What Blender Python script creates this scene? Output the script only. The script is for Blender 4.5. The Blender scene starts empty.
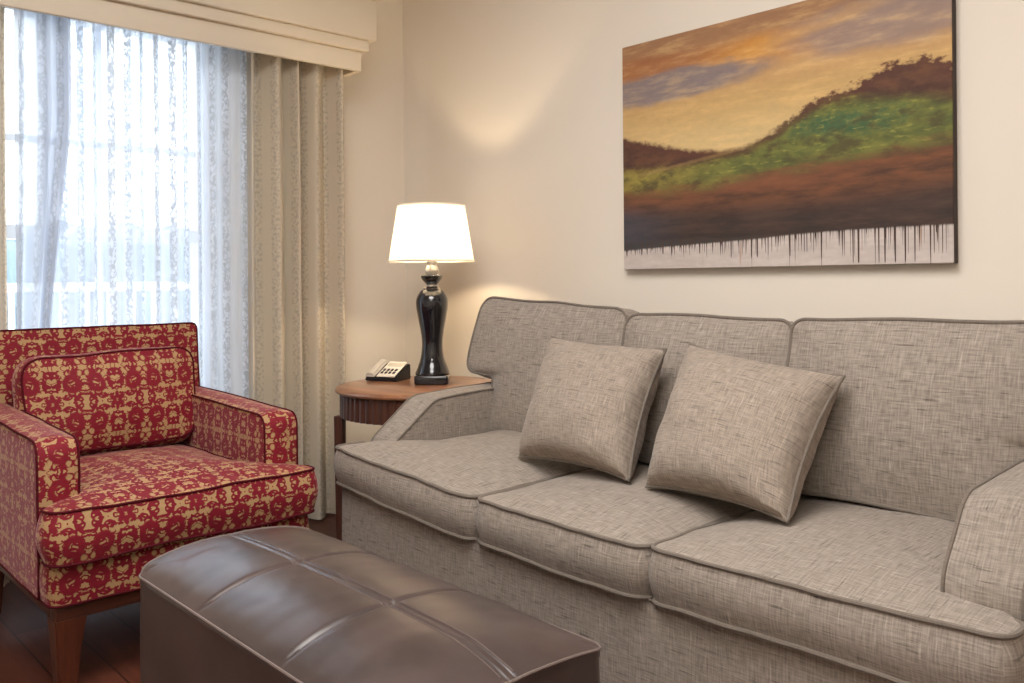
import bpy, bmesh, math, random
from mathutils import Vector, Matrix, noise as mnoise
random.seed(7)
C = bpy.context.scene.collection
PI = math.pi

# ------------------------------------------------------------------ helpers
def lin(r, g, b):
    f = lambda c: (c/255/12.92) if c/255 <= .04045 else ((c/255+.055)/1.055)**2.4
    return (f(r), f(g), f(b), 1.0)

def tag(o, label=None, cat=None, group=None, kind=None):
    if label: o['label'] = label
    if cat: o['category'] = cat
    if group: o['group'] = group
    if kind: o['kind'] = kind
    return o

def empty(name, loc, label=None, cat=None, group=None, kind=None):
    o = bpy.data.objects.new(name, None); C.objects.link(o)
    o.location = loc; o.empty_display_size = .1
    return tag(o, label, cat, group, kind)

def box_uv(bm):
    uv = bm.loops.layers.uv.verify()
    bm.normal_update()
    for f in bm.faces:
        n = f.normal
        ax = max(range(3), key=lambda i: abs(n[i]))
        for l in f.loops:
            c = l.vert.co
            if ax == 0: l[uv].uv = (c.y, c.z)
            elif ax == 1: l[uv].uv = (c.x, c.z)
            else: l[uv].uv = (c.y, c.x)

def obj(name, bm, m, parent=None, smooth=True, uv=True, label=None, recalc=True, origin=None):
    """link a bmesh (world coordinates) as one mesh object"""
    if recalc: bmesh.ops.recalc_face_normals(bm, faces=bm.faces)
    if uv: box_uv(bm)
    if smooth:
        for f in bm.faces: f.smooth = True
    off = Vector(parent_loc(parent)) if parent else (Vector(origin) if origin else Vector((0, 0, 0)))
    if off.length: bmesh.ops.translate(bm, verts=bm.verts, vec=-off)
    me = bpy.data.meshes.new(name); bm.to_mesh(me); bm.free()
    me.materials.append(m)
    o = bpy.data.objects.new(name, me); C.objects.link(o)
    if parent: o.parent = parent
    elif origin: o.location = origin
    if label: o['label'] = label
    if smooth:
        try: me.set_sharp_from_angle(angle=math.radians(42))
        except Exception: pass
    return o

def parent_loc(p):
    v = Vector((0, 0, 0))
    while p:
        v += p.location; p = p.parent
    return v

def add_box(bm, x0, x1, y0, y1, z0, z1, bev=0, seg=3):
    r = bmesh.ops.create_cube(bm, size=1)
    vs = r['verts']
    for v in vs:
        v.co = Vector(((x0+x1)/2+v.co.x*(x1-x0), (y0+y1)/2+v.co.y*(y1-y0), (z0+z1)/2+v.co.z*(z1-z0)))
    if bev:
        es = list({e for v in vs for e in v.link_edges})
        bmesh.ops.bevel(bm, geom=es, offset=bev, segments=seg, profile=.5, affect='EDGES')
    return bm

def bx(*a, **k): return add_box(bmesh.new(), *a, **k)

def lathe(prof, cx, cy, n=48, bm=None):
    bm = bm or bmesh.new()
    rings = []
    for r, z in prof:
        if r < 1e-5: rings.append([bm.verts.new((cx, cy, z))])
        else: rings.append([bm.verts.new((cx+r*math.cos(2*PI*i/n), cy+r*math.sin(2*PI*i/n), z)) for i in range(n)])
    for a, b in zip(rings, rings[1:]):
        for i in range(n):
            j = (i+1) % n
            if len(a) == 1 and len(b) == 1: continue
            if len(a) == 1: bm.faces.new((a[0], b[j], b[i]))
            elif len(b) == 1: bm.faces.new((a[i], a[j], b[0]))
            else: bm.faces.new((a[i], a[j], b[j], b[i]))
    return bm

def spline(pts, n=8):
    """Catmull-Rom through 2D points"""
    out = []
    P = [pts[0]]+list(pts)+[pts[-1]]
    for i in range(1, len(P)-2):
        for k in range(n):
            t = k/n
            out.append(tuple(.5*((2*P[i][d])+(-P[i-1][d]+P[i+1][d])*t+(2*P[i-1][d]-5*P[i][d]+4*P[i+1][d]-P[i+2][d])*t*t
                       + (-P[i-1][d]+3*P[i][d]-3*P[i+1][d]+P[i+2][d])*t**3) for d in (0, 1)))
    out.append(tuple(pts[-1]))
    return out

def rpoly(pts, N=200):
    """rounded polygon [(x, y, r)] -> evenly spaced outline"""
    dense = []
    n = len(pts)
    for i in range(n):
        p0, p1, p2 = (Vector(pts[(i+k) % n][:2]) for k in (-1, 0, 1))
        r = pts[i][2]
        a, b = (p0-p1), (p2-p1)
        if r <= 0: dense.append(p1); continue
        a.normalize(); b.normalize()
        ang = a.angle(b); d = r/math.tan(ang/2)
        s, e = p1+a*d, p1+b*d
        for k in range(9):
            t = k/8
            dense.append((1-t)**2*s+2*t*(1-t)*p1*(1.0)+t*t*e)
    per = [0]
    m = len(dense)
    for i in range(m): per.append(per[-1]+(dense[(i+1) % m]-dense[i]).length)
    L = per[-1]; out = []; j = 0
    for k in range(N):
        s = L*k/N
        while per[j+1] < s: j += 1
        t = (s-per[j])/max(1e-9, per[j+1]-per[j])
        out.append(dense[j].lerp(dense[(j+1) % m], t))
    return out

def outline_normals(o):
    n = len(o); area = sum(o[i].x*o[(i+1) % n].y-o[(i+1) % n].x*o[i].y for i in range(n))
    sg = 1 if area > 0 else -1
    res = []
    for i in range(n):
        t = (o[(i+1) % n]-o[i-1]); t.normalize()
        res.append(Vector((t.y, -t.x))*sg)
    return res

RINGS = [1, .985, .965, .94, .90, .85, .78, .70, .6, .48, .35, .2, .08]

def boxed(outline, h, ct, cb=0.0, bulge=.01, p=3.0, M=None, wob=.003, seed=0, center=None, welt=.0045, sidesteps=8):
    """boxed cushion: outline in local XY, bottom welt at z=0, top welt at z=h, crowned faces.
    returns (body bmesh, welt bmesh) after the transform M"""
    M = M or Matrix()
    N = len(outline); nr = outline_normals(outline)
    c = center or (sum(outline, Vector((0, 0)))/N)
    c = Vector(c)
    def warp(q):
        if wob:
            s = Vector((q.x*5+seed*7.3, q.y*5-seed*3.1, q.z*5))
            s2 = Vector((q.x*14-seed*2.3, q.y*14+seed, q.z*9))
            q = q+Vector((mnoise.noise(s), mnoise.noise(s+Vector((9, 3, 1))), mnoise.noise(s+Vector((2, 17, 5)))*1.2))*wob \
                + Vector((0, 0, mnoise.noise(s2)))*wob*.5
        return M @ q
    bm = bmesh.new()
    wnd = N//9; sm = list(outline)
    for _ in range(3):
        acc = [sum((sm[(i+d) % N] for d in range(-wnd, wnd+1)), Vector((0, 0)))/(2*wnd+1) for i in range(N)]
        sm = acc
    def ring(s, z):
        f = min(1, max(0, (.95-s)/.6)); f = f*f*(3-2*f)*.9
        out = []
        for q, q2 in zip(outline, sm):
            g = q.lerp(c+(q2-c)*1.12, f)
            out.append(bm.verts.new(warp(Vector((c.x+(g.x-c.x)*s, c.y+(g.y-c.y)*s, z)))))
        return out
    def link(a, b):
        for i in range(N):
            j = (i+1) % N
            bm.faces.new((a[i], a[j], b[j], b[i]))
    top = []
    for s in RINGS: top.append(ring(s, h+ct*(1-s**p)))
    for a, b in zip(top, top[1:]): link(a, b)
    cv = bm.verts.new(warp(Vector((c.x, c.y, h+ct))))
    for i in range(N): bm.faces.new((top[-1][i], top[-1][(i+1) % N], cv))
    prev = top[0]
    for k in range(1, sidesteps+1):
        t = k/sidesteps; off = bulge*math.sin(PI*t)
        z = h*(1-t)
        rg = [bm.verts.new(warp(Vector((q.x+n.x*off, q.y+n.y*off, z)))) for q, n in zip(outline, nr)]
        link(prev, rg); prev = rg
    bot = [prev]
    for s in RINGS[1:]: bot.append(ring(s, -cb*(1-s**p)))
    for a, b in zip(bot, bot[1:]): link(a, b)
    cv = bm.verts.new(warp(Vector((c.x, c.y, -cb))))
    for i in range(N): bm.faces.new((bot[-1][(i+1) % N], bot[-1][i], cv))
    wb = bmesh.new(); K = 8
    for z in (h, 0):
        rs = []
        for q, n in zip(outline, nr):
            rs.append([wb.verts.new(warp(Vector((q.x+n.x*(welt*.35+welt*math.cos(2*PI*k/K)), q.y+n.y*(welt*.35+welt*math.cos(2*PI*k/K)), z+welt*math.sin(2*PI*k/K))))) for k in range(K)])
        for i in range(N):
            a, b = rs[i], rs[(i+1) % N]
            for k in range(K): wb.faces.new((a[k], a[(k+1) % K], b[(k+1) % K], b[k]))
    return bm, wb

def tube(path, r, closed=False, K=8, bm=None):
    bm = bm or bmesh.new(); rs = []
    n = len(path)
    for i, p in enumerate(path):
        a = path[i-1] if (i or closed) else p
        b = path[(i+1) % n] if (i < n-1 or closed) else p
        t = (Vector(b)-Vector(a)).normalized()
        u = t.cross(Vector((0, 0, 1)))
        if u.length < 1e-3: u = t.cross(Vector((0, 1, 0)))
        u.normalize(); w = u.cross(t)
        rs.append([bm.verts.new(Vector(p)+r*(math.cos(2*PI*k/K)*u+math.sin(2*PI*k/K)*w)) for k in range(K)])
    for i in range(n if closed else n-1):
        a, b = rs[i], rs[(i+1) % n]
        for k in range(K): bm.faces.new((a[k], a[(k+1) % K], b[(k+1) % K], b[k]))
    if not closed:
        bm.faces.new(rs[0][::-1]); bm.faces.new(rs[-1])
    return bm

# ------------------------------------------------------------------ node expressions
class E:
    def __init__(s, t, k): s.t, s.k = t, k
    def op(s, o, b=None, c=None):
        n = s.t.nodes.new('ShaderNodeMath'); n.operation = o
        for i, v in enumerate((s, b, c)):
            if v is None: continue
            if isinstance(v, E): s.t.links.new(v.k, n.inputs[i])
            else: n.inputs[i].default_value = v
        return E(s.t, n.outputs[0])
    def __add__(s, b): return s.op('ADD', b)
    def __sub__(s, b): return s.op('SUBTRACT', b)
    def __mul__(s, b): return s.op('MULTIPLY', b)
    def __truediv__(s, b): return s.op('DIVIDE', b)
    __radd__ = __add__; __rmul__ = __mul__
    def rsub(s, a): return (s*-1)+a
    def abs(s): return s.op('ABSOLUTE')
    def min(s, b): return s.op('MINIMUM', b)
    def max(s, b): return s.op('MAXIMUM', b)
    def pp(s, b): return s.op('PINGPONG', b)
    def fract(s): return s.op('FRACT')
    def sin(s): return s.op('SINE')
    def pow(s, b): return s.op('POWER', b)
    def sm(s, a, b, lo=0.0, hi=1.0):
        n = s.t.nodes.new('ShaderNodeMapRange'); n.interpolation_type = 'SMOOTHSTEP'
        if a > b: a, b, lo, hi = b, a, hi, lo
        s.t.links.new(s.k, n.inputs[0])
        for i, v in enumerate((a, b, lo, hi)): n.inputs[i+1].default_value = v
        return E(s.t, n.outputs[0])
    def curve(s, pts):
        n = s.t.nodes.new('ShaderNodeFloatCurve'); c = n.mapping.curves[0]
        pts = sorted(pts)
        while len(c.points) < len(pts): c.points.new(.5, .5)
        for q, p in zip(c.points, pts): q.location = p; q.handle_type = 'AUTO'
        n.mapping.update(); s.t.links.new(s.k, n.inputs['Value'])
        return E(s.t, n.outputs[0])

class Mat:
    def __init__(s, name, uv='UV'):
        s.m = bpy.data.materials.new(name); s.m.use_nodes = True
        s.t = s.m.node_tree; s.N = s.t.nodes
        s.b = s.N['Principled BSDF']; s.out = s.N['Material Output']
        tc = s.N.new('ShaderNodeTexCoord'); s.co = tc.outputs[uv]
        sp = s.N.new('ShaderNodeSeparateXYZ'); s.t.links.new(s.co, sp.inputs[0])
        s.u, s.v, s.w = (E(s.t, sp.outputs[i]) for i in range(3))
    def vec(s, *a):
        n = s.N.new('ShaderNodeCombineXYZ')
        for i, v in enumerate(a):
            if isinstance(v, E): s.t.links.new(v.k, n.inputs[i])
            else: n.inputs[i].default_value = v
        return n.outputs[0]
    def noise(s, vec, scale=1, detail=3, rough=.5, color=False):
        n = s.N.new('ShaderNodeTexNoise'); s.t.links.new(vec, n.inputs['Vector'])
        n.inputs['Scale'].default_value = scale; n.inputs['Detail'].default_value = detail; n.inputs['Roughness'].default_value = rough
        return n.outputs['Color'] if color else E(s.t, n.outputs['Fac'])
    def mix(s, f, a, b, mode='MIX'):
        n = s.N.new('ShaderNodeMix'); n.data_type = 'RGBA'; n.blend_type = mode
        if isinstance(f, E): s.t.links.new(f.k, n.inputs[0])
        else: n.inputs[0].default_value = f
        for i, v in ((6, a), (7, b)):
            if isinstance(v, tuple): n.inputs[i].default_value = v
            else: s.t.links.new(v, n.inputs[i])
        return n.outputs[2]
    def scale(s, col, e):
        n = s.N.new('ShaderNodeVectorMath'); n.operation = 'SCALE'
        if isinstance(col, tuple): n.inputs[0].default_value = col[:3]
        else: s.t.links.new(col, n.inputs[0])
        s.t.links.new(e.k, n.inputs['Scale'])
        return n.outputs[0]
    def base(s, c):
        if isinstance(c, tuple): s.b.inputs['Base Color'].default_value = c
        else: s.t.links.new(c, s.b.inputs['Base Color'])
        return s
    def set(s, **k):
        for a, v in k.items():
            i = s.b.inputs[a.replace('_', ' ')]
            if isinstance(v, E): s.t.links.new(v.k, i)
            else: i.default_value = v
        return s
    def bump(s, h, strength=.3, dist=.002):
        n = s.N.new('ShaderNodeBump'); n.inputs['Strength'].default_value = strength; n.inputs['Distance'].default_value = dist
        s.t.links.new(h.k, n.inputs['Height']); s.t.links.new(n.outputs[0], s.b.inputs['Normal'])
        return s

# ------------------------------------------------------------------ materials
def linen(name, rgb, amt=1.0, off=0.0):
    m = Mat(name)
    h1 = m.noise(m.vec(m.u*26+off, m.v*300, 0.0), 1, 2)
    v1 = m.noise(m.vec(m.u*300, m.v*26+off, 3.0), 1, 2)
    h2 = m.noise(m.vec(m.u*13, m.v*170+off, 7.0), 1, 2)
    v2 = m.noise(m.vec(m.u*170+off, m.v*13, 9.0), 1, 2)
    f = m.noise(m.vec(m.u*900, m.v*900, 1.0), 1, 1)
    val = (h1-.5)*.8+(v1-.5)*.8+(f-.5)*.35
    dark = h2.sm(.60, .74)*.36+v2.sm(.64, .78)*.14
    light = v2.sm(.40, .26)*.24+h2.sm(.38, .26)*.12
    fac = (val*1.0*amt)-(dark*amt)+(light*amt)+1.0
    m.base(m.scale(lin(*rgb), fac))
    m.set(Roughness=.95, Sheen_Weight=.12, Sheen_Roughness=.5, Specular_IOR_Level=.15)
    m.bump(h1+v1+f*.6, .35, .0012)
    return m.m

M_sofa = linen('grey_linen', (146, 136, 126), 1.25)
M_welt = linen('grey_linen_welt', (118, 109, 100), .6)
M_pillow = linen('pillow_linen', (150, 138, 126), 1.2, 4.2)

def damask(name, cu=0.0, cv=0.0):
    m = Mat(name)
    P, Q = .088, .104
    wv = m.noise(m.vec(m.u*30, m.v*30, 0.0), 1, 2, color=True)
    sp = m.N.new('ShaderNodeSeparateXYZ'); m.t.links.new(wv, sp.inputs[0])
    nu, nv = E(m.t, sp.outputs[0]), E(m.t, sp.outputs[1])
    row = ((m.v-cv)/(2*Q)).op('FLOOR')
    a = ((m.u-cu)+(nu-.5)*.010).pp(P)/P
    b = ((m.v-cv)+(nv-.5)*.010).pp(Q)/Q
    def d(x, y): 
        dx, dy = a-x, b-y
        return (dx*dx+dy*dy).op('SQRT')
    def rg(x, y, r, w): return (d(x, y)-r).abs()-w          # <0 inside the stroke
    def disk(x, y, r): return d(x, y)-r
    av, bv = a*P, b*Q
    n1 = m.noise(m.vec(av*42, bv*42, 2.7), 1, 1); n2 = m.noise(m.vec(av*55, bv*55, 11.3), 1, 1); n3 = m.noise(m.vec(av*36, bv*36, 21.9), 1, 1)
    sh = ((n1-.5).abs()-.052)*3.5
    sh = sh.min(((n2-.5).abs()-.036)*3.5)
    sh = sh.min((n3*-1+.60)*3.0)
    ang = (a).op('ARCTAN2', b)
    fl = (d(.0, .0)-((ang*6).op('COSINE')*.05+.20)).max((d(.0, .0)-.07)*-1)
    sh = sh.min(fl).min(rg(.62, .55, .20, .06))
    sh = sh.max((d(.30, .28)-.09)*-1).max((d(.88, .84)-.10)*-1).max((((a-.30).abs()*1.1+(b-.86).abs()*.8)-.11)*-1)
    sh = sh+(m.noise(m.vec(m.u*70, m.v*70, 4.0), 1, 2)-.5)*.10
    k = (sh-.022).sm(.03, -.02)
    wear = m.noise(m.vec(m.u*120, m.v*120, 2.0), 1, 3)
    red = m.mix(wear, lin(106, 14, 30), lin(138, 28, 44))
    tan = m.mix(wear, lin(160, 126, 86), lin(184, 150, 108))
    m.base(m.mix(k, tan, red))
    m.set(Roughness=.72, Sheen_Weight=.45, Sheen_Roughness=.35, Specular_IOR_Level=.25)
    m.b.inputs['Sheen Tint'].default_value = (1, .62, .68, 1)
    m.bump(k+wear*.15, .5, .0015)
    return m.m
M_damask = damask('red_damask', -1.53, .02)
M_dweltm = Mat('red_piping').base(lin(76, 14, 24)).set(Roughness=.85, Specular_IOR_Level=.15); M_dwelt = M_dweltm.m

def leather():
    m = Mat('brown_leather', 'Object')
    n1 = m.noise(m.co, 260, 3); n2 = m.noise(m.co, 9, 4); n3 = m.noise(m.co, 42, 3)
    col = m.mix(n2.sm(.3, .7), lin(58, 48, 47), lin(74, 61, 59))
    m.base(col).set(Roughness=(n2*.10)+.25, Specular_IOR_Level=.6, Coat_Weight=.12, Coat_Roughness=.25)
    m.bump(n3*.5+n2, .10, .003)
    return m.m
M_leather = leather()
M_stitch = Mat('leather_stitch').base(lin(104, 91, 86)).set(Roughness=.7).m
M_lwelt = Mat('leather_edge').base(lin(112, 99, 94)).set(Roughness=.45).m

def wood(name, c1, c2, axis='x', scale=1.0, rough=.35, coat=.0):
    m = Mat(name, 'Object')
    s = {'x': (2, 26, 26), 'y': (26, 2, 26), 'z': (26, 26, 2)}[axis]
    v = m.vec(m.u*s[0]*scale, m.v*s[1]*scale, m.w*s[2]*scale)
    g = m.noise(v, 1, 5, .6); h = m.noise(v, 6, 3)
    m.base(m.mix((g*.7+h*.3).sm(.3, .7), lin(*c1), lin(*c2))).set(Roughness=rough, Coat_Weight=coat, Coat_Roughness=.2)
    m.bump(h, .08, .001)
    return m.m
M_legwood = wood('dark_cherry_wood', (62, 29, 19), (94, 48, 30), 'z')
M_railwood = wood('dark_cherry_rail', (52, 26, 18), (80, 44, 30), 'y')
M_tabletop = wood('walnut_top', (120, 78, 54), (164, 114, 82), 'x', .7, .28, .3)
M_tableapron = wood('walnut_apron', (62, 36, 28), (96, 60, 46), 'z', 1, .35)

def floor_mat():
    m = Mat('dark_wood_floor', 'Object')
    br = m.N.new('ShaderNodeTexBrick'); m.t.links.new(m.vec(m.u, m.v, 0.0), br.inputs['Vector'])
    br.inputs['Scale'].default_value = 1; br.inputs['Brick Width'].default_value = 1.2; br.inputs['Row Height'].default_value = .13
    br.inputs['Mortar Size'].default_value = .0018
    br.inputs['Color1'].default_value = lin(96, 52, 36); br.inputs['Color2'].default_value = lin(70, 36, 26); br.inputs['Mortar'].default_value = lin(24, 12, 9)
    g = m.noise(m.vec(m.u*3, m.v*45, 0.0), 1, 5, .65)
    m.base(m.scale(br.outputs['Color'], g*1.3+.35)).set(Roughness=.38)
    return m.m

def plaster(name, rgb):
    m = Mat(name, 'Object')
    n = m.noise(m.co, 150, 3); n2 = m.noise(m.co, 1.3, 2)
    m.base(m.mix(n2, lin(*[c*.985 for c in rgb]), lin(*rgb))).set(Roughness=.85, Specular_IOR_Level=.2)
    m.bump(n, .10, .001)
    return m.m
M_wall = plaster('cream_wall', (236, 228, 215))
M_ceil = plaster('white_ceiling', (238, 234, 226))
M_cornice = plaster('cornice_paint', (226, 216, 198))
M_white = Mat('white_window_paint').base(lin(235, 236, 236)).set(Roughness=.4).m

def cloth_mat(name, kind):
    m = Mat(name)
    u, v = m.u, m.v
    if kind in ('sheer', 'dense'):
        st = (u/.075).fract()
        band = ((st-.5).abs()).sm(.24, .17)
        n = m.noise(m.vec(u*52, v*36, 1.0), 1, 2)
        scroll = ((n-.5).abs()).sm(.11, .02)
        n2 = m.noise(m.vec(u*60, v*24, 5.0), 1, 2)
        scroll = scroll.max(n2.sm(.54, .70)*.7)
        f = m.noise(m.vec(u*18, v*1.2, 2.0), 1, 2)
        pat = scroll*band
        if kind == 'sheer':
            op = (pat*.24+f.sm(.35, .7)*.22+band*.16+.62).min(.99)
            col = m.mix(pat, lin(226, 234, 246), lin(188, 196, 205)); tr = .23
        else:
            op = (pat*.08+f*.06+.88).min(.99)
            col = m.mix(pat*.8, lin(206, 214, 226), lin(176, 184, 194)); tr = .40
    else:
        st = (u/.088).fract()
        band = ((st-.5).abs()).sm(.27, .20)
        n = m.noise(m.vec(u*80, v*80, 1.0), 1, 2)
        scroll = n.sm(.44, .64)*band
        f = m.noise(m.vec(u*200, v*26, 2.0), 1, 2)
        col = m.mix(scroll*.55+f*.2, lin(220, 210, 192), lin(178, 170, 156))
        op = None; tr = .25
    d = m.N.new('ShaderNodeBsdfDiffuse'); t = m.N.new('ShaderNodeBsdfTranslucent')
    m.t.links.new(col, d.inputs[0]); m.t.links.new(col, t.inputs[0])
    mx = m.N.new('ShaderNodeMixShader'); mx.inputs[0].default_value = tr
    m.t.links.new(d.outputs[0], mx.inputs[1]); m.t.links.new(t.outputs[0], mx.inputs[2])
    fin = mx.outputs[0]
    if op is not None:
        tp = m.N.new('ShaderNodeBsdfTransparent')
        m2 = m.N.new('ShaderNodeMixShader'); m.t.links.new(op.k, m2.inputs[0])
        m.t.links.new(tp.outputs[0], m2.inputs[1]); m.t.links.new(fin, m2.inputs[2]); fin = m2.outputs[0]
    m.t.links.new(fin, m.out.inputs[0]); m.N.remove(m.b)
    return m.m
M_sheer = cloth_mat('sheer_cloth', 'sheer')
M_dense = cloth_mat('dense_sheer_cloth', 'dense')
M_drape = cloth_mat('drape_cloth', 'drape')

def shade_mat():
    m = Mat('lamp_shade_linen')
    d = m.N.new('ShaderNodeBsdfDiffuse'); t = m.N.new('ShaderNodeBsdfTranslucent')
    for n in (d, t): n.inputs[0].default_value = lin(244, 239, 232)
    mx = m.N.new('ShaderNodeMixShader'); mx.inputs[0].default_value = .42
    m.t.links.new(d.outputs[0], mx.inputs[1]); m.t.links.new(t.outputs[0], mx.inputs[2])
    m.t.links.new(mx.outputs[0], m.out.inputs[0]); m.N.remove(m.b)
    return m.m
M_shade = shade_mat()
M_lampblack = Mat('black_lacquer').base(lin(22, 24, 30)).set(Roughness=.12, Coat_Weight=.6).m
M_chrome = Mat('brushed_nickel').base(lin(200, 196, 188)).set(Metallic=1.0, Roughness=.22).m
M_crystal = Mat('frosted_crystal').base(lin(226, 222, 214)).set(Roughness=.15, Transmission_Weight=.5).m
mb = Mat('bulb_glass'); mb.base(lin(255, 240, 215)); mb.b.inputs['Emission Color'].default_value = (1, .78, .5, 1); mb.b.inputs['Emission Strength'].default_value = 6
M_bulb = mb.m
M_phone = Mat('phone_grey').base(lin(196, 190, 180)).set(Roughness=.45).m
M_phoneface = Mat('phone_face').base(lin(232, 226, 212)).set(Roughness=.5).m
M_black = Mat('black_plastic').base(lin(22, 22, 24)).set(Roughness=.4).m
M_cord = M_black

def glass_mat():
    m = Mat('window_glass'); m.N.remove(m.b)
    t = m.N.new('ShaderNodeBsdfTransparent'); g = m.N.new('ShaderNodeBsdfGlossy'); g.inputs['Roughness'].default_value = .02
    mx = m.N.new('ShaderNodeMixShader'); mx.inputs[0].default_value = .06
    m.t.links.new(t.outputs[0], mx.inputs[1]); m.t.links.new(g.outputs[0], mx.inputs[2]); m.t.links.new(mx.outputs[0], m.out.inputs[0])
    return m.m
M_glass = glass_mat()

def canvas_mat():
    m = Mat('painted_canvas', 'Object')
    W, H = 1.13, .80
    u0, v0 = m.u/W, m.w/H
    na = m.noise(m.vec(u0*3.2, v0*9, 0.0), 1, 5, .6); nb = m.noise(m.vec(u0*7, v0*26, 3.0), 1, 4, .6)
    nc = m.noise(m.vec(u0*40, v0*40, 5.0), 1, 3, .6); nd = m.noise(m.vec(u0*12, v0*16, 8.0), 1, 3, .6)
    u = u0+(na-.5)*.10
    v = v0+(nb-.5)*.05+(na-.5)*.05
    # ---- sky
    sky = m.mix(v.sm(.50, .70), lin(216, 188, 132), lin(202, 166, 108))
    sky = m.mix(v.sm(.66, .80), sky, lin(196, 154, 104))
    sky = m.mix(v.sm(.82, .97), sky, lin(158, 116, 82))
    gold = ((u-.50)*(u-.50)*7+(v-.855-(u*.0))*(v-.855)*130).op('SQRT')
    sky = m.mix(gold.sm(1.0, .25)*.8, sky, lin(206, 140, 52))
    br = ((u-.12)*(u-.12)*9+(v-.88)*(v-.88)*200).op('SQRT')
    sky = m.mix(br.sm(1.1, .35)*.8, sky, lin(160, 98, 56))
    cl = ((u-.16)*(u-.18)*6.5+(v-.785)*(v-.785)*170).op('SQRT')
    sky = m.mix((cl+(nd-.5)*.5).sm(1.05, .6)*.95, sky, lin(134, 122, 124))
    mv = ((u-.86)*(u-.86)*8+(v-.86)*(v-.86)*90).op('SQRT')
    sky = m.mix((mv+(nd-.5)*.4).sm(1.15, .55)*.85, sky, lin(150, 130, 124))
    strk = ((v-(u*.20)-.76).abs()+(nb-.5)*.03).sm(.035, .005)*u.sm(.3, .5)*u.sm(.95, .72)
    sky = m.mix(strk*.35, sky, lin(222, 170, 88))
    sky = m.mix(nb.sm(.45, .72)*.35, sky, lin(232, 196, 132))
    # ---- hill
    line = u0.curve([(0, .585), (.126, .545), (.297, .489), (.44, .483), (.519, .519), (.596, .57), (.646, .615), (.717, .632), (.784, .66), (.85, .700), (.931, .70), (1, .66)])
    rough = u0.curve([(0, .35), (.2, .25), (.4, .08), (.55, .45), (.75, .8), (1, 1)])
    edge = line+((nc-.5)*.10+(nd-.5)*.07)*rough
    dh = edge-v0                                          # > 0 below the skyline
    gtop = u0.curve([(0, .455), (.2, .445), (.38, .47), (.52, .515), (.62, .585), (.72, .618), (.82, .61), (1, .565)])+(nd-.5)*.07
    gbot = u0.curve([(0, .36), (.2, .345), (.38, .36), (.58, .39), (.76, .40), (1, .43)])+(nb-.5)*.10
    hill = m.mix(nd.sm(.35, .65), lin(74, 44, 34), lin(104, 66, 44))
    green = m.mix(nd.sm(.35, .65), lin(72, 74, 38), lin(140, 136, 60))
    yel = m.mix(u0.sm(.05, .45), lin(164, 142, 62), lin(92, 108, 50))
    green = m.mix(.5, green, yel)
    em = ((u-.74)*(u-.74)*14+(v-.52)*(v-.52)*140).op('SQRT')
    green = m.mix((em+(nc-.5)*1.4).sm(.8, .1)*.8, green, lin(44, 92, 62))
    hl = m.noise(m.vec(u0*26, v0*60, 2.0), 1, 3, .6)
    green = m.mix(hl.sm(.54, .72)*.5, green, lin(170, 166, 76))
    green = m.mix(m.noise(m.vec(u0*9, v0*12, 6.0), 1, 4, .65).sm(.48, .64)*.8, green, lin(74, 66, 36))
    hill = m.mix((gtop-v0).sm(-.02, .045), hill, green)
    hill = m.mix(((v0-edge)+.02).sm(-.03, .0)*.6, hill, lin(86, 46, 34))
    brown = m.mix(nb.sm(.3, .7), lin(74, 46, 32), lin(124, 76, 46))
    rd = ((u-.47)*(u-.47)*7+(v-.335)*(v-.335)*300).op('SQRT')
    brown = m.mix(rd.sm(1.1, .2)*.8, brown, lin(128, 78, 50))
    hill = m.mix((gbot-v0).sm(-.03, .05), hill, brown)
    dark = m.mix(nb.sm(.3, .7), lin(46, 34, 32), lin(72, 52, 44))
    dark = m.mix(u0.sm(.28, .0)*.55, dark, lin(66, 72, 88))
    dk = u0.curve([(0, .27), (.38, .25), (.71, .25), (1, .28)])+(nb-.5)*.10
    hill = m.mix((dk-v0).sm(-.04, .06), hill, dark)
    path = ((v0-(u0*.16)-.405).abs()+(nc-.5)*.008).sm(.010, .003)*u0.sm(.02, .1)*u0.sm(.5, .38)
    hill = m.mix(path*.25, hill, lin(186, 150, 96))
    col = m.mix((dh+(nc-.5)*.02).sm(-.012, .014), sky, hill)
    # ---- bare strip with drips
    d1 = m.noise(m.vec(u0*120, 0.0, 0.0), 1, 1); d2 = m.noise(m.vec(u0*260, 0.0, 4.0), 1, 1)
    gain = u0.curve([(0, .2), (.25, .3), (.4, .55), (.6, .7), (.75, 1), (1, 1)])*1.25
    low = u0.curve([(0, .085), (.25, .10), (.42, .108), (.65, .125), (1, .13)])-(d1.sm(.54, .64)*gain*.095)-(d2.sm(.54, .66)*gain*.075)+(nc-.5)*.006
    bare = m.mix(nb, lin(196, 184, 178), lin(214, 204, 198))
    bare = m.mix(m.noise(m.vec(u0*55, v0*3, 9.0), 1, 1).sm(.66, .74)*.6, bare, lin(176, 126, 92))
    teal = m.mix(d1.sm(.4, .6), lin(44, 58, 62), lin(70, 48, 40))
    col = m.mix((v0-.13).sm(.0, -.02)*.7, col, teal)
    col = m.mix((low-v0).sm(-.004, .006), col, bare)
    col = m.scale(col, nb*.35+nc*.25+.74)
    col = m.mix(.12, col, lin(128, 122, 116))
    m.base(col).set(Roughness=.7, Specular_IOR_Level=.2)
    m.bump(nc+nb*1.5, .25, .002)
    return m.m
M_canvas = canvas_mat()
M_canvasedge = Mat('canvas_edge').base(lin(66, 56, 52)).set(Roughness=.8).m

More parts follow.
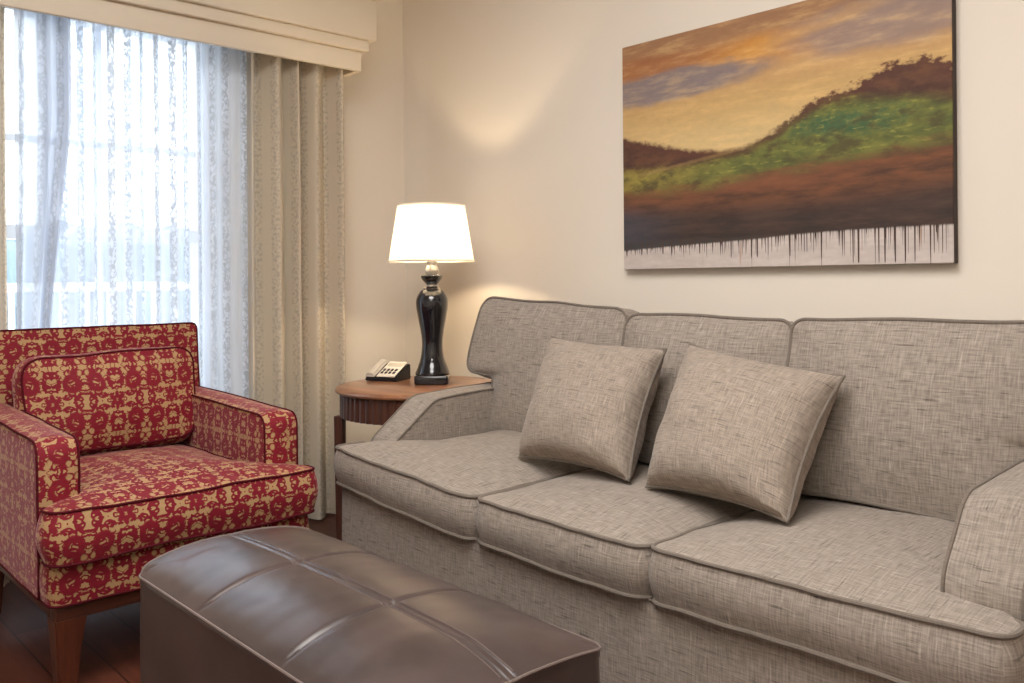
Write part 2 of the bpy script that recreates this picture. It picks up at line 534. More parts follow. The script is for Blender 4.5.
# ------------------------------------------------------------------ room
RX, RY, RZ = 5.2, -4.6, 2.55
def struct(name, bm, m, **k):
    o = obj(name, bm, m, smooth=False, **k); o['kind'] = 'structure'; return o
struct('floor', bx(-.2, RX+.1, RY-.1, .1, -.1, 0), floor_mat())
struct('ceiling', bx(-.2, RX+.1, RY-.1, .1, RZ, RZ+.1), M_ceil)
struct('wall_back', bx(-.2, RX+.1, 0, .12, 0, RZ), M_wall)
struct('wall_right', bx(RX, RX+.12, RY, 0, 0, RZ), M_wall)
struct('wall_front', bx(-.2, RX+.1, RY-.12, RY, 0, RZ), M_wall)
WY0, WY1, WZ0, WZ1 = -1.78, -.95, .35, 2.02
bm = bmesh.new()
add_box(bm, -.14, 0, RY, WY0, 0, RZ); add_box(bm, -.14, 0, WY1, 0, 0, RZ)
add_box(bm, -.14, 0, WY0, WY1, 0, WZ0); add_box(bm, -.14, 0, WY0, WY1, WZ1, RZ)
struct('wall_left', bm, M_wall)
struct('baseboard_back', bx(0, RX, -.014, 0, 0, .1, bev=.004), M_white)
struct('baseboard_left', bx(0, .014, RY, -.014, 0, .1, bev=.004), M_white)

# window
win = empty('window_1', (-.08, (WY0+WY1)/2, WZ0)); win['kind'] = 'structure'
bm = bmesh.new(); t = .045; x0, x1 = -.12, -.05
add_box(bm, x0, x1, WY0, WY0+t, WZ0, WZ1); add_box(bm, x0, x1, WY1-t, WY1, WZ0, WZ1)
add_box(bm, x0, x1, WY0+t, WY1-t, WZ0, WZ0+t); add_box(bm, x0, x1, WY0+t, WY1-t, WZ1-t, WZ1)
obj('window_frame', bm, M_white, win, smooth=False)
ym = (WY0+WY1)/2
bm = bmesh.new(); add_box(bm, x0+.01, x1, WY0+t, WY1-t, 1.165, 1.215)
add_box(bm, x0+.02, x1-.02, ym-.012, ym+.012, WZ0+t, WZ1-t)
add_box(bm, x0+.02, x1-.02, WY0+t, WY1-t, 1.515, 1.54)
add_box(bm, x0+.02, x1-.02, WY0+t, WY1-t, .77, .79)
obj('muntin', bm, M_white, win, smooth=False)
obj('pane', bx(-.088, -.084, WY0+t, WY1-t, WZ0+t, WZ1-t), M_glass, win, smooth=False)
obj('window_sill', bx(-.05, .03, WY0-.04, WY1+.04, WZ0-.03, WZ0, bev=.006), M_white, win, smooth=False)

# outside
g = struct('ground', bx(-40, -.2, -30, 30, -.3, -.12), Mat('pale_paving', 'Object').base(lin(205, 208, 210)).set(Roughness=.9).m)
bm = bmesh.new()
random.seed(3)
for i in range(46):
    y = -14+i*.72+random.uniform(-.2, .2)
    r = random.uniform(.7, 1.1)
    ret = bmesh.ops.create_icosphere(bm, subdivisions=3, radius=1)
    for v in ret['verts']:
        n = mnoise.noise(v.co*2.3+Vector((i, 0, 0)))*.35+mnoise.noise(v.co*6+Vector((0, i, 0)))*.15
        v.co = Vector((-9+v.co.x*r*(1+n)+random.uniform(-.03, .03), y+v.co.y*r*(1+n), .75+v.co.z*(1+n)*1.0))
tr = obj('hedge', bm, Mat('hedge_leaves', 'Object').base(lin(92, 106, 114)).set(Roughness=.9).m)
tag(tr, 'hazy grey-green hedge outdoors, seen through the sheer curtain', 'hedge')
rl = empty('balcony_railing', (-1.6, -1.5, -.12), 'white balcony railing outside, seen faintly through the sheer curtain', 'railing')
obj('top_rail', bx(-1.63, -1.57, -4, 1.5, .965, 1.01, bev=.006), M_white, rl)
obj('bottom_rail', bx(-1.62, -1.58, -4, 1.5, -.02, .02), M_white, rl)
bal = bx(-1.612, -1.588, -3.96, -3.936, .02, .965)
b0 = obj('baluster', bal, M_white, rl, smooth=False)
for k in range(1, 46):
    c = b0.copy(); C.objects.link(c); c.parent = rl; c.location.y += k*.12

# ------------------------------------------------------------------ cornice
co = empty('window_cornice', (0, -1.3, 1.9), 'painted stepped wooden cornice box above the curtains', 'cornice')
def layer(name, x, yend, z0, z1, th=.02, bev=.004):
    bm = bmesh.new()
    add_box(bm, x-th, x, -2.5, yend, z0, z1, bev=bev)
    add_box(bm, .002, x-th, yend-th, yend, z0, z1, bev=bev)
    return obj(name, bm, M_cornice, co)
layer('lower_board', .25, -.401, 1.900, 1.984)
layer('stepped_ledge', .272, -.376, 1.984, 2.030, th=.042)
layer('upper_board', .292, -.350, 2.030, 2.20, th=.062)
layer('top_ledge', .312, -.328, 2.20, 2.25, th=.082, bev=.01)
obj('dust_board', bx(.002, .21, -2.5, -.40, 2.20, 2.215), M_cornice, co)

# ------------------------------------------------------------------ curtains
def curtain(name, m, y0, y1, xf, z0, z1, label, cat, n=420, rows=34, slant=None, group=None, wav=0.0):
    bm = bmesh.new(); uvl = bm.loops.layers.uv.verify()
    us = [0]; grid = []
    for j in range(n+1):
        t = j/n
        if j: 
            p = (xf(t), y0+(y1-y0)*t); q = (xf((j-1)/n), y0+(y1-y0)*(j-1)/n)
            us.append(us[-1]+math.hypot(p[0]-q[0], p[1]-q[1]))
    for i in range(rows+1):
        h = i/rows; z = z0+(z1-z0)*h
        row = []
        for j in range(n+1):
            t = j/n
            y = y0+(y1-y0)*t
            if slant: y += slant(t, h)
            dx = mnoise.noise(Vector((y*6, z*1.2, 2.0)))*wav
            row.append(bm.verts.new((xf(t)+dx, y+mnoise.noise(Vector((y*4, z*1.1, 8.0)))*wav*.6, z)))
        grid.append(row)
    for i in range(rows):
        for j in range(n):
            f = bm.faces.new((grid[i][j], grid[i][j+1], grid[i+1][j+1], grid[i+1][j]))
            for l, (a, b) in zip(f.loops, ((i, j), (i, j+1), (i+1, j+1), (i+1, j))):
                l[uvl].uv = (us[b], z0+(z1-z0)*a/rows)
    o = obj(name, bm, m, uv=False, origin=(.15, (y0+y1)/2, z0), recalc=False)
    return tag(o, label, cat, group)
def fold(x, amp, k, ph=0.0, sharp=.35):
    def f(t):
        a = 2*PI*k*t+ph+.7*math.sin(2*PI*k*t*.37+1.3)
        return x+amp*(math.sin(a)+sharp*math.sin(2*a+.6)*.5+.25*math.sin(a*.5+2))
    return f
curtain('sheer_curtain', M_sheer, -1.62, -.85, lambda t: fold(.085, .016, 10)(t)+.016*math.sin(46*t)*max(0, (t-.72))*4, .012, 2.12,
        'white sheer curtain with scroll stripes hanging across the bright window', 'curtain', wav=.006)
curtain('sheer_curtain', M_dense, -1.70, -1.515, fold(.135, .014, 2.6, 1.0), .012, 2.12,
        'bunched bluish sheer curtain at the left edge of the window', 'curtain', slant=lambda t, h: -.22*max(0, min(.45, .74-h))*t, wav=.006, n=240)
curtain('drape', M_drape, -.885, -.415, fold(.165, .042, 4.8, .4), .012, 2.12,
        'beige pleated drape between the window and the lamp corner', 'curtain', wav=.008)
curtain('drape', M_drape, -2.15, -1.725, fold(.175, .026, 4.6, 1.8), .012, 2.12,
        'beige drape edge at far left of the window', 'curtain', wav=.008)

# ------------------------------------------------------------------ side table
TX, TY, TR = .667, -.417, .325
tb = empty('side_table', (TX, TY, 0), 'round dark wood side table with reeded apron in the corner', 'table')
obj('table_top', lathe([(0, .576), (TR-.012, .576), (TR, .582), (TR+.002, .589), (TR-.002, .596), (TR-.012, .600), (0, .600)], TX, TY, 96), M_tabletop, tb)
bm = bmesh.new(); n = 60*6; pr = []
for i in range(n):
    a = 2*PI*i/n; rr = TR-.022+.006*abs(math.sin(a*30))
    pr.append((TX+rr*math.cos(a), TY+rr*math.sin(a)))
lo = [bm.verts.new((x, y, .488)) for x, y in pr]; hi = [bm.verts.new((x, y, .576)) for x, y in pr]
for i in range(n): bm.faces.new((lo[i], lo[(i+1) % n], hi[(i+1) % n], hi[i]))
bm.faces.new(lo[::-1]); bm.faces.new(hi)
obj('apron', bm, M_tableapron, tb, smooth=False)
# legs at four points of the circle; one shows just left of the sofa arm
for k in range(4):
    a = math.radians(237+90*k); r = TR-.016
    x, y = TX+r*math.cos(a), TY+r*math.sin(a)
    bm = bx(x-.018, x+.018, y-.018, y+.018, 0, .488, bev=.004)
    for v in bm.verts:
        s = .75+.25*v.co.z/.488
        v.co.x = x+(v.co.x-x)*s; v.co.y = y+(v.co.y-y)*s
    bmesh.ops.rotate(bm, verts=bm.verts, cent=(x, y, 0), matrix=Matrix.Rotation(math.radians(33), 3, 'Z'))
    obj('leg', bm, M_tableapron, tb)

# ------------------------------------------------------------------ table lamp
LX, LY, LZ = .673, -.36, .600
lamp = empty('table_lamp', (LX, LY, LZ), 'lit table lamp with glossy black baluster base and white tapered shade', 'lamp')
bm = bmesh.new()
add_box(bm, LX-.066, LX+.066, LY-.066, LY+.066, LZ, LZ+.036, bev=.008)
bmesh.ops.rotate(bm, verts=bm.verts, cent=(LX, LY, LZ), matrix=Matrix.Rotation(math.radians(47), 3, 'Z'))
obj('base', bm, M_lampblack, lamp)
prof = spline([(.066, .034), (.067, .042), (.060, .062), (.047, .10), (.041, .15), (.045, .20), (.056, .26), (.063, .305), (.061, .335), (.046, .362), (.030, .372)], 8)
obj('lamp_body', lathe([(0, LZ+.034)]+[(r, LZ+z) for r, z in prof]+[(0, LZ+.372)], LX, LY, 56), M_lampblack, lamp)
obj('collar', lathe([(0, LZ+.370), (.034, LZ+.370), (.036, LZ+.375), (.030, LZ+.380), (.020, LZ+.383), (.020, LZ+.388), (0, LZ+.388)], LX, LY), M_chrome, lamp, label='nickel collar')
prof = spline([(.018, .386), (.024, .392), (.038, .408), (.043, .420), (.040, .426), (.022, .430)], 6)
obj('cup', lathe([(0, LZ+.386)]+[(r, LZ+z) for r, z in prof]+[(0, LZ+.430)], LX, LY), M_lampblack, lamp)
prof = spline([(.020, .428), (.027, .440), (.024, .455), (.018, .468), (.020, .480), (.012, .492)], 6)
obj('neck', lathe([(0, LZ+.428)]+[(r, LZ+z) for r, z in prof]+[(0, LZ+.492)], LX, LY), M_crystal, lamp, label='pale glass neck')
obj('socket', lathe([(0, LZ+.49), (.014, LZ+.49), (.016, LZ+.53), (.0, LZ+.535)], LX, LY, 24), M_chrome, lamp)
ZB, ZT, RB, RT = 1.078, 1.302, .168, .132
sb = bmesh.new(); K = 64
rows = [(RB-.001, ZB+.002), (RB, ZB)]+[(RB+(RT-RB)*i/10, ZB+(ZT-ZB)*i/10) for i in range(11)]
rows += [(RT-.0025, ZT), (RT-.0035, ZT-.004)]
lathe(rows, LX, LY, K, sb)
shd = obj('lamp_shade', sb, M_shade, lamp)
for rr, zz in ((RB+.0006, ZB+.004), (RT+.0006, ZT-.004)):
    obj('shade_trim', tube([(LX+rr*math.cos(2*PI*i/K), LY+rr*math.sin(2*PI*i/K), zz) for i in range(K)], .0028, True, 6), M_shade, shd)
bm = bmesh.new()
for k in range(3):
    a = 2*PI*k/3
    tube([(LX, LY, ZB+.12), (LX+(RT+.012)*math.cos(a), LY+(RT+.012)*math.sin(a), ZB+.12)], .0018, False, 6, bm)
tube([(LX, LY, LZ+.53), (LX+.028, LY, LZ+.56), (LX+.03, LY, ZB+.1), (LX, LY, ZB+.12)], .0018, False, 6, bm)
obj('harp', bm, M_chrome, lamp)
obj('bulb', lathe([(0, LZ+.535), (.012, LZ+.537), (.014, LZ+.55), (.026, LZ+.575), (.028, LZ+.590), (.02, LZ+.606), (0, LZ+.614)], LX, LY, 24), M_bulb, lamp)

# ------------------------------------------------------------------ desk phone
ph = empty('desk_phone', (.455, -.43, .600), 'grey and white desk telephone with black trim on the round side table', 'telephone')
PA = math.radians(25)
PX, PY = Vector((math.cos(PA), math.sin(PA), 0)), Vector((-math.sin(PA), math.cos(PA), 0))
PO = Vector((.408, -.500, .6005))
def pm(bm, tilt=True):
    """local: x width 0-.14, y depth 0-.125, z above the sloping face"""
    sl = math.radians(24)
    for v in bm.verts:
        q = v.co.copy()
        if tilt: q = Vector((q.x, q.y*math.cos(sl)-q.z*math.sin(sl), .014+q.y*math.sin(sl)+q.z*math.cos(sl)))
        v.co = PO+PX*q.x+PY*q.y+Vector((0, 0, q.z))
    return bm
bm = bmesh.new()
vs = [bm.verts.new(p) for p in ((0, 0, 0), (.145, 0, 0), (.145, .12, 0), (0, .12, 0), (0, 0, .013), (.145, 0, .013), (.145, .118, .062), (0, .118, .062))]
for f in ((3, 2, 1, 0), (4, 5, 6, 7), (0, 1, 5, 4), (1, 2, 6, 5), (2, 3, 7, 6), (3, 0, 4, 7)): bm.faces.new([vs[i] for i in f])
bmesh.ops.bevel(bm, geom=list(bm.edges), offset=.003, segments=2, affect='EDGES')
obj('phone_base', pm(bm, False), M_black, ph, label='black wedge base')
obj('faceplate', pm(bx(.052, .134, .004, .124, .001, .007, bev=.002)), M_phoneface, ph, label='cream faceplate')
obj('side_plate', pm(bx(.001, .042, .002, .126, .001, .006, bev=.002)), M_phone, ph)
bm = bmesh.new()
for i in range(21):
    t = i/20; zc = .008+.002*math.sin(PI*t); r = .0085+.005*(abs(2*t-1)**3)
    rg = [bm.verts.new((.021+r*1.35*math.cos(2*PI*k/14), .006+.118*t, zc+r*.75*math.sin(2*PI*k/14))) for k in range(14)]
    if i:
        for k in range(14): bm.faces.new((pv[k], pv[(k+1) % 14], rg[(k+1) % 14], rg[k]))
    else: bm.faces.new(rg[::-1])
    pv = rg
bm.faces.new(pv)
obj('handset', pm(bm), M_phone, ph, label='light grey handset')
fp = [o for o in ph.children if o.name.startswith('faceplate')][0]
for i in range(4):
    for j in range(2):
        obj('key', pm(bx(.060+i*.018, .071+i*.018, .022+j*.022, .038+j*.022, .007, .0095, bev=.001)), M_black, fp)
obj('display', pm(bx(.060, .126, .082, .108, .007, .008)), Mat('phone_display').base(lin(214, 206, 186)).set(Roughness=.2).m, fp)

# ------------------------------------------------------------------ sofa
SX0, SX1, SF = 1.085, 2.952, -1.055
def lift(bm, zmin=.3):
    for v in bm.verts:
        if v.co.z > zmin: v.co.z += (.052 if v.co.x < 2.12 else .022)*min(1.05, ((v.co.x-2.12)/1.03)**2)
    return bm
sofa = empty('sofa', ((SX0+SX1)/2, -.55, 0), 'grey-beige linen three-seat sofa below the landscape painting', 'sofa')
def cushion(name, parent, m, mw, *a, label=None, **k):
    b, w = boxed(*a, **k)
    if name == 'seat_cushion' and m is M_sofa: lift(b); lift(w)
    o = obj(name, b, m, parent, label=label)
    obj('piping', w, mw, o, uv=True)
    return o
# base, upholstered down to short feet
ol = rpoly([(SX0+.002, SF+.012, .025), (SX1+.002, SF+.012, .025), (SX1+.002, -.07, .02), (SX0+.002, -.07, .02)], 240)
b, w = boxed(ol, .28, 0, 0, .002, M=Matrix.Translation((0, 0, .06)), wob=.0015, seed=2, welt=.003)
o = obj('base', lift(b), M_sofa, sofa); obj('piping', lift(w), M_welt, o)
for x in (SX0+.07, SX1-.07):
    for y in (SF+.08, -.14):
        obj('leg', lathe([(0, 0), (.02, 0), (.028, .065), (0, .065)], x, y, 16), M_legwood, sofa)
# arms : profile in (y, z), thickness along x
prof = [(-.075, .335, .01), (-.925, .335, .012), (-.925, .50, .06), (-.762, .624, .09), (-.56, .634, .25), (-.075, .642, .02)]
def arm(x0, x1, seed, dy=0):
    ol = rpoly([(y+(dy if i == 3 else dy*.4 if i in (1, 2) else 0), z, r_) for i, (y, z, r_) in enumerate(prof)], 220)
    M = Matrix(((0, 0, 1, x0), (1, 0, 0, 0), (0, 1, 0, 0), (0, 0, 0, 1)))
    b, w = boxed(ol, x1-x0, .006, .006, .010, p=4, M=M, wob=.002, seed=seed, welt=.0035)
    o = obj('arm', b, M_sofa, sofa); obj('piping', w, M_welt, o)
arm(SX0-.006, 1.204, 11); arm(2.828, SX1-.004, 12, -.095)
# back frame
bm = bx(SX0+.02, SX1-.02, -.25, -.07, .34, .82, bev=.03, seg=4)
for v in bm.verts: v.co.y += (v.co.z-.34)*.03
obj('back_frame', bm, M_sofa, sofa)
# seat cushions
Z0, HH = .343, .108
NY = -.985
bk = -.34
r = .028
rf = .045
seats = [
    ([(SX0+.003, SF-.006, .03), (1.731, SF-.006, rf), (1.731, bk, r), (1.210, bk, r), (1.210, NY+.03, .02), (SX0+.003, NY+.034, .02)], (1.45, -.70), 1),
    ([(1.739, SF-.006, rf), (2.276, SF-.006, rf), (2.276, bk, r), (1.739, bk, r)], None, 2),
    ([(2.284, SF-.006, rf), (SX1+.006, SF-.006, .03), (SX1+.006, NY+.004, .02), (2.836, NY, .02), (2.836, bk, r), (2.284, bk, r)], (2.58, -.70), 3)]
for pts, ctr, sd in seats:
    cushion('seat_cushion', sofa, M_sofa, M_welt, rpoly(pts, 260), HH, .040, .0, .013, p=2.6, M=Matrix.Translation((0, 0, Z0)), wob=.005, seed=sd, center=ctr, welt=.005)
# back cushions : outline (x, h), thickness towards the room
def backM(y0, z0, lean, rot=0.0, pivot=0.0):
    # local (x, h, t) -> world
    s, c = math.sin(lean), math.cos(lean)
    A = Matrix(((1, 0, 0, 0), (0, s, -c, y0), (0, c, s, z0), (0, 0, 0, 1)))
    T = Matrix.Translation((pivot, 0, 0)) @ Matrix.Rotation(rot, 4, 'Z') @ Matrix.Translation((-pivot, 0, 0))
    return A @ T
LEAN = math.radians(14)
BY, BZ = -.395, .436
TH = .155
r2 = .05
bc = [
    ([(1.196, .024, .022), (1.735, .024, .022), (1.732, .448, .06), (1.066, .486, .06), (1.044, .225, .045), (1.190, .212, .02)], math.radians(0.5), 1.45, 21),
    ([(1.745, .024, .022), (2.276, .024, .022), (2.274, .434, .04), (1.740, .440, .05)], 0, 2.01, 22),
    ([(2.286, .024, .022), (2.832, .024, .022), (2.842, .180, .02), (3.015, .190, .05), (3.000, .446, .07), (2.284, .436, .04)], 0, 2.6, 23)]
for pts, rot, pv, sd in bc:
    cx = 1.42 if sd == 21 else (2.6 if sd == 23 else None)
    cushion('back_cushion', sofa, M_sofa, M_welt, rpoly(pts, 260), TH, .042, .01, .012, p=2.4, M=backM(BY-(sd-21)*.012, BZ, LEAN, rot, pv), wob=.006, seed=sd,
            center=(cx, .26) if cx else None, welt=.0045)

# ------------------------------------------------------------------ throw pillows
def pillow(name, BL, BR, TL, TR_, thick, label, seed):
    BL, BR, TL, TR_ = map(Vector, (BL, BR, TL, TR_))
    nrm = (BR-BL).cross(TL-BL).normalized()      # towards the room
    n = 44
    bm = bmesh.new()
    def P(u, v, side):
        # pinched edges: sides pulled in between the ears
        pu = u+(0.5-u)*.10*math.sin(PI*v)**.8*abs(2*u-1)**2
        pv = v+(0.5-v)*.10*math.sin(PI*u)**.8*abs(2*v-1)**2
        q = BL.lerp(BR, pu).lerp(TL.lerp(TR_, pu), pv)
        a, b = 1-(2*u-1)**2, 1-(2*v-1)**2
        e = max(0, a*b)**.37
        w = mnoise.noise(Vector((u*5+seed, v*5, seed*2.0)))*.008*min(1, e*2)
        fan = math.sin(math.atan2(v-.0, u-1.0)*16+seed)*.004*math.exp(-((u-1)**2+v**2)*9)*e
        fan += math.sin(math.atan2(v-1.0, u)*16+seed)*.003*math.exp(-(u**2+(v-1)**2)*9)*e
        sag = 1+.22*(.5-v)
        return q+nrm*side*(thick*e*sag+(w+fan)*side)
    fr = [[bm.verts.new(P(i/n, j/n, 1)) for i in range(n+1)] for j in range(n+1)]
    bkk = [[fr[j][i] if i in (0, n) or j in (0, n) else bm.verts.new(P(i/n, j/n, -1)) for i in range(n+1)] for j in range(n+1)]
    for j in range(n):
        for i in range(n):
            bm.faces.new((fr[j][i], fr[j][i+1], fr[j+1][i+1], fr[j+1][i]))
            bm.faces.new((bkk[j][i], bkk[j+1][i], bkk[j+1][i+1], bkk[j][i+1]))
    # UV along the cloth
    uvl = bm.loops.layers.uv.verify()
    par = {}
    for j in range(n+1):
        for i in range(n+1): par[fr[j][i]] = par[bkk[j][i]] = (i/n*.45+seed*.37, j/n*.45)
    for f in bm.faces:
        for l in f.loops: l[uvl].uv = par[l.vert]
    root = empty(name, (BL+BR)/2, label, 'pillow', 'throw pillows on the sofa')
    o = obj('cover', bm, M_pillow, root, uv=False)
    edge = [P(i/n, 0, 0) for i in range(n)]+[P(1, j/n, 0) for j in range(n)]+[P(1-i/n, 1, 0) for i in range(n)]+[P(0, 1-j/n, 0) for j in range(n)]
    w = tube(edge, .0045, True, 8)
    obj('piping', w, M_welt, root)
    return root
pillow('throw_pillow', (1.616, -.784, .502), (2.016, -.788, .502), (1.549, -.579, .829), (1.975, -.579, .813), .098,
       'smaller grey linen throw pillow nearer the lamp, between the first two seats', 3)
pillow('throw_pillow', (2.078, -.798, .499), (2.474, -.836, .499), (2.043, -.568, .831), (2.466, -.568, .776), .102,
       'larger grey linen throw pillow leaning across the middle and end seats', 5)

# ------------------------------------------------------------------ armchair
CY0, CY1 = -1.874, -1.172
ch = empty('armchair', (.75, -1.53, 0), 'red and tan damask armchair in front of the window', 'armchair')
def dob(name, bw, parent, label=None):
    b, w = bw
    o = obj(name, b, M_damask, parent, label=label); obj('piping', w, M_dwelt, o); return o
# seat deck (front band)
ol = rpoly([(.40, CY0+.012, .02), (1.145, CY0+.006, .03), (1.145, CY1-.006, .03), (.40, CY1-.012, .02)], 220)
dob('seat_deck', boxed(ol, .105, .0, .0, .006, M=Matrix.Translation((0, 0, .232)), wob=.002, seed=31, welt=.003), ch)
# arms : profile (x, z), thickness along y
def carm(y0, y1, seed):
    ol = rpoly([(.34, .236, .01), (1.068, .236, .012), (1.060, .613, .045), (.34, .635, .02)], 200)
    # local (x, h, t) -> world (x, y0+t, h)
    M = Matrix(((1, 0, 0, 0), (0, 0, 1, y0), (0, 1, 0, 0), (0, 0, 0, 1)))
    return dob('arm', boxed(ol, y1-y0, .005, .005, .010, p=4, M=M, wob=.002, seed=seed, welt=.003), ch)
carm(CY0, CY0+.094, 33); carm(CY1-.105, CY1, 34)
# back : outline (y, z), thickness along x
ol = rpoly([(CY0+.012, .236, .01), (CY1-.012, .236, .01), (CY1+.002, .848, .02), (CY0+.002, .848, .02)], 220)
s, c = math.sin(math.radians(7)), math.cos(math.radians(7))
M = Matrix(((0, -s, c, .345), (1, 0, 0, 0), (0, c, s, .004), (0, 0, 0, 1)))
dob('backrest', boxed(ol, .105, .012, .008, .004, p=3, M=M, wob=.003, seed=35, welt=.003), ch)
# seat cushion
ol = rpoly([(.47, CY0+.101, .03), (1.095, CY0+.101, .015), (1.098, CY0-.004, .025), (1.172, CY0-.002, .04), (1.172, CY1+.002, .04), (1.098, CY1+.004, .025), (1.095, CY1-.112, .015), (.47, CY1-.112, .03)], 280)
dob('seat_cushion', boxed(ol, .122, .040, .0, .014, p=2.4, M=Matrix.Translation((0, 0, .338)), wob=.006, seed=36, center=(.86, -1.53), welt=.0034), ch)
# loose back cushion
ol = rpoly([(CY0+.10, 0, .06), (CY1-.110, 0, .05), (CY1-.085, .297, .06), (CY0+.095, .285, .07)], 240)
a = math.radians(13); s, c = math.sin(a), math.cos(a)
M = Matrix(((0, -s, c, .475), (1, 0, 0, 0), (0, c, s, .475), (0, 0, 0, 1)))
dob('back_cushion', boxed(ol, .115, .045, .01, .016, p=2.2, M=M, wob=.009, seed=37, welt=.0034), ch)
# timber rail and tapered legs
bm = bmesh.new()
add_box(bm, 1.085, 1.135, CY0+.018, CY1-.018, .192, .234, bev=.003); add_box(bm, .34, .39, CY0+.018, CY1-.018, .192, .234, bev=.003)
add_box(bm, .39, 1.085, CY0+.018, CY0+.06, .192, .234, bev=.003); add_box(bm, .39, 1.085, CY1-.06, CY1-.018, .192, .234, bev=.003)
obj('seat_rail', bm, M_railwood, ch, label='dark cherry wood rail')
for x, y, sx, sy in ((1.138, CY0+.016, -1, 1), (1.138, CY1-.016, -1, -1), (.338, CY0+.016, 1, 1), (.338, CY1-.016, 1, -1)):
    bm = bmesh.new(); ri = []
    for z, w_ in ((0, .042), (.10, .054), (.194, .072)):
        ri.append([bm.verts.new((x+sx*(px*w_+.012*(1-z/.194)), y+sy*(py*w_+.010*(1-z/.194)), z)) for px, py in ((0, 0), (1, 0), (1, 1), (0, 1))])
    for a_, b_ in zip(ri, ri[1:]):
        for k in range(4): bm.faces.new((a_[k], a_[(k+1) % 4], b_[(k+1) % 4], b_[k]))
    bm.faces.new(ri[0][::-1]); bm.faces.new(ri[-1])
    bmesh.ops.recalc_face_normals(bm, faces=bm.faces)
    bmesh.ops.bevel(bm, geom=[e for e in bm.edges if abs(e.verts[0].co.z-e.verts[1].co.z) > .01], offset=.004, segments=2, affect='EDGES')
    obj('leg', bm, M_legwood, ch, label='dark cherry wood leg')

# ------------------------------------------------------------------ leather ottoman
OX0, OX1, OY0, OY1, OZ = 1.605, 2.500, -1.838, -1.428, .420
ot = empty('ottoman', ((OX0+OX1)/2, (OY0+OY1)/2, 0), 'dark brown leather bench ottoman with stitched panels in front of the sofa', 'ottoman')
xs = [OX0+(OX1-OX0)*k/3 for k in (1, 2)]; yc = (OY0+OY1)/2-.003
def oz(x, y):
    u = (x-OX0)/(OX1-OX0); v = (y-OY0)/(OY1-OY0)
    eu, ev = max(0, 1-abs(2*u-1)**5), max(0, 1-abs(2*v-1)**2.5)
    e = ev**.8*min(1, eu*2+.15)
    z = OZ+.050*ev**.8*((.75-.42*u*u)+(.25+.42*u*u)*eu)
    for c_ in xs:
        z -= .0042*math.exp(-((x-c_)/.0055)**2)*min(1, e*3)+.0008*math.exp(-((x-c_)/.022)**2)*min(1, e*3)
    for dd in (-.007, .007): z -= .0020*math.exp(-((y-yc-dd)/.003)**2)*min(1, e*3)
    z -= .0012*math.exp(-((y-yc)/.025)**2)*min(1, e*3)
    z += mnoise.noise(Vector((x*9, y*9, 1)))*.0022*min(1, e*3)+mnoise.noise(Vector((x*26, y*26, 4)))*.0007*min(1, e*3)
    return z
bm = bmesh.new(); nx, ny = 250, 150
def wr(i, n):      # finer near the ends
    t = i/n; return .5-.5*math.cos(PI*t)*(.25)-.5*(1-2*t)*.75
rc = .035
def oxy(i, j):
    x, y = OX0+(OX1-OX0)*wr(i, nx), OY0+(OY1-OY0)*wr(j, ny)
    # rounded plan corners
    cx_ = min(max(x, OX0+rc), OX1-rc); cy_ = min(max(y, OY0+rc), OY1-rc)
    dx, dy = x-cx_, y-cy_
    if dx and dy:
        m_ = max(abs(dx), abs(dy)); l = math.hypot(dx, dy)
        dx, dy = dx*m_/l, dy*m_/l
    return cx_+dx, cy_+dy
gr = []
for j in range(ny+1):
    row = []
    for i in range(nx+1):
        x, y = oxy(i, j)
        row.append(bm.verts.new((x, y, oz(OX0+(OX1-OX0)*wr(i, nx), OY0+(OY1-OY0)*wr(j, ny)))))
    gr.append(row)
for j in range(ny):
    for i in range(nx): bm.faces.new((gr[j][i], gr[j][i+1], gr[j+1][i+1], gr[j+1][i]))
rim = [oxy(i, 0) for i in range(nx)]+[oxy(nx, j) for j in range(ny)]+[oxy(nx-i, ny) for i in range(nx)]+[oxy(0, ny-j) for j in range(ny)]
# turn the edge down a little way
e_loop = [gr[0][i] for i in range(nx)]+[gr[j][nx] for j in range(ny)]+[gr[ny][nx-i] for i in range(nx)]+[gr[ny-j][0] for j in range(ny)]
rimz = [v.co.z for v in e_loop]
dn = [bm.verts.new((v.co.x, v.co.y, v.co.z-.012)) for v in e_loop]
for i in range(len(e_loop)):
    j = (i+1) % len(e_loop); bm.faces.new((e_loop[i], dn[i], dn[j], e_loop[j]))
obj('top_panel', bm, M_leather, ot)
cxo, cyo = (OX0+OX1)/2, (OY0+OY1)/2
bm = bmesh.new()
pv = None
for k in range(9):
    t = k/8
    sc = 1-.004+.006*math.sin(PI*t)
    rg = [bm.verts.new((cxo+(x-cxo)*sc, cyo+(y-cyo)*sc, (q-.008)*(1-t)+.045*t)) for (x, y), q in zip(rim, rimz)]
    if pv:
        for i in range(len(rg)): bm.faces.new((pv[i], rg[i], rg[(i+1) % len(rg)], pv[(i+1) % len(rg)]))
    pv = rg
bm.faces.new(pv)
obj('side_panel', bm, M_leather, ot)
obj('edge_seam', tube([(x, y, q) for (x, y), q in zip(rim, rimz)], .0024, True, 6), M_lwelt, ot, label='pale worn edge seam')
bm = bmesh.new()
for dd in (-.0125, .0125):
    tube([(OX0+.012+(OX1-OX0-.024)*i/160, yc+dd, oz(OX0+.012+(OX1-OX0-.024)*i/160, yc+dd)+.0004) for i in range(161)], .0011, False, 5, bm)
obj('stitching', bm, M_stitch, ot)
for x in (OX0+.07, OX1-.07):
    for y in (OY0+.07, OY1-.07):
        obj('leg', bx(x-.022, x+.022, y-.022, y+.022, 0, .047, bev=.003), M_black, ot)

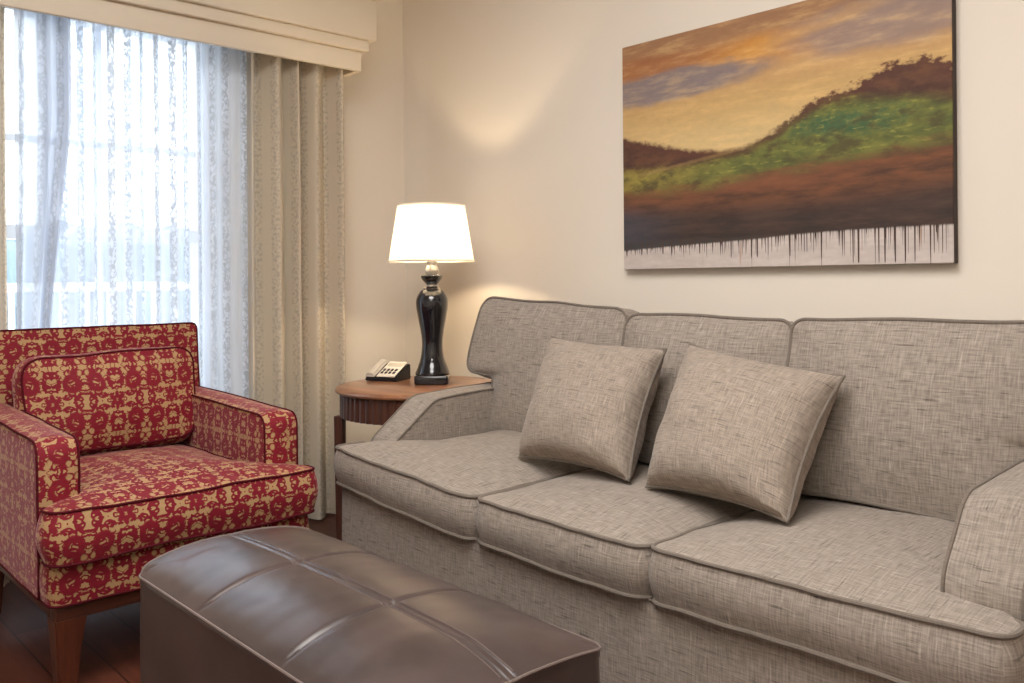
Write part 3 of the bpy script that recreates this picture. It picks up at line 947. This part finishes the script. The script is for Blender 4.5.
# ------------------------------------------------------------------ painting
PX0, PZ0, PW, PH = 1.380, 1.037, 1.13, .80
pa = empty('landscape_painting', (PX0, 0, PZ0), 'unframed canvas painting of green hill under golden sky above the sofa', 'painting')
bm = bx(0, PW, -.034, -.002, 0, PH, bev=.002, seg=1)
pc = obj('stretched_canvas', bm, M_canvas, smooth=False); pc.location = (0, 0, 0); pc.parent = pa
pc.data.materials.append(M_canvasedge)
for p_ in pc.data.polygons:
    if p_.normal.y > -.7: p_.material_index = 1

# ------------------------------------------------------------------ lights
def light(name, kind, loc, energy, col=(1, 1, 1), **k):
    l = bpy.data.lights.new(name, kind); l.energy = energy; l.color = col
    for a, v in k.items(): setattr(l, a, v)
    o = bpy.data.objects.new(name, l); C.objects.link(o); o.location = loc
    return o
light('lamp_bulb_light', 'POINT', (LX, LY, LZ+.575), 44, (1, .76, .48), shadow_soft_size=.03)
cl = light('added_ceiling_fill', 'AREA', (2.3, -1.9, RZ-.01), 52, (1, .965, .935), shape='DISK', size=1.5)  # unseen area light added under the ceiling to fill the room
cl = light('added_ceiling_fill', 'AREA', (3.9, -3.3, RZ-.01), 34, (1, .965, .935), shape='DISK', size=1.0)  # second unseen fill, added overhead behind the camera
po = light('window_portal', 'AREA', (-.16, (WY0+WY1)/2, (WZ0+WZ1)/2), 1, shape='RECTANGLE', size=WZ1-WZ0, size_y=WY1-WY0)
po.rotation_euler = (0, -PI/2, 0); po.data.cycles.is_portal = True

w = bpy.data.worlds.new('sky'); bpy.context.scene.world = w; w.use_nodes = True
bg = w.node_tree.nodes['Background']; bg.inputs[0].default_value = (.82, .91, 1.0, 1); bg.inputs[1].default_value = 6.2

# ------------------------------------------------------------------ camera
yaw, roll = math.radians(43), math.radians(-.5)
fwd = Vector((-math.cos(yaw), math.sin(yaw), 0)); rt = Vector((math.sin(yaw), math.cos(yaw), 0)); up = Vector((0, 0, 1))
R = rt*math.cos(roll)+up*math.sin(roll); U = up*math.cos(roll)-rt*math.sin(roll)
cam = bpy.data.cameras.new('camera'); cam.sensor_width = 36; cam.lens = 870/1024*36
cam.shift_y = -(341.5-281)/1024; cam.clip_start = .05
co_ = bpy.data.objects.new('camera', cam); C.objects.link(co_)
B = -fwd
co_.matrix_world = Matrix(((R.x, U.x, B.x, 3.40), (R.y, U.y, B.y, -2.47), (R.z, U.z, B.z, 1.0), (0, 0, 0, 1)))
sc = bpy.context.scene
sc.camera = co_
sc.view_settings.view_transform = 'Standard'; sc.view_settings.look = 'None'
sc.view_settings.gamma = 1; sc.view_settings.exposure = 0.28; sc.view_settings.use_curve_mapping = False
sc.cycles.use_denoising = True
sc.cycles.max_bounces = 10; sc.cycles.transparent_max_bounces = 16; sc.cycles.diffuse_bounces = 6
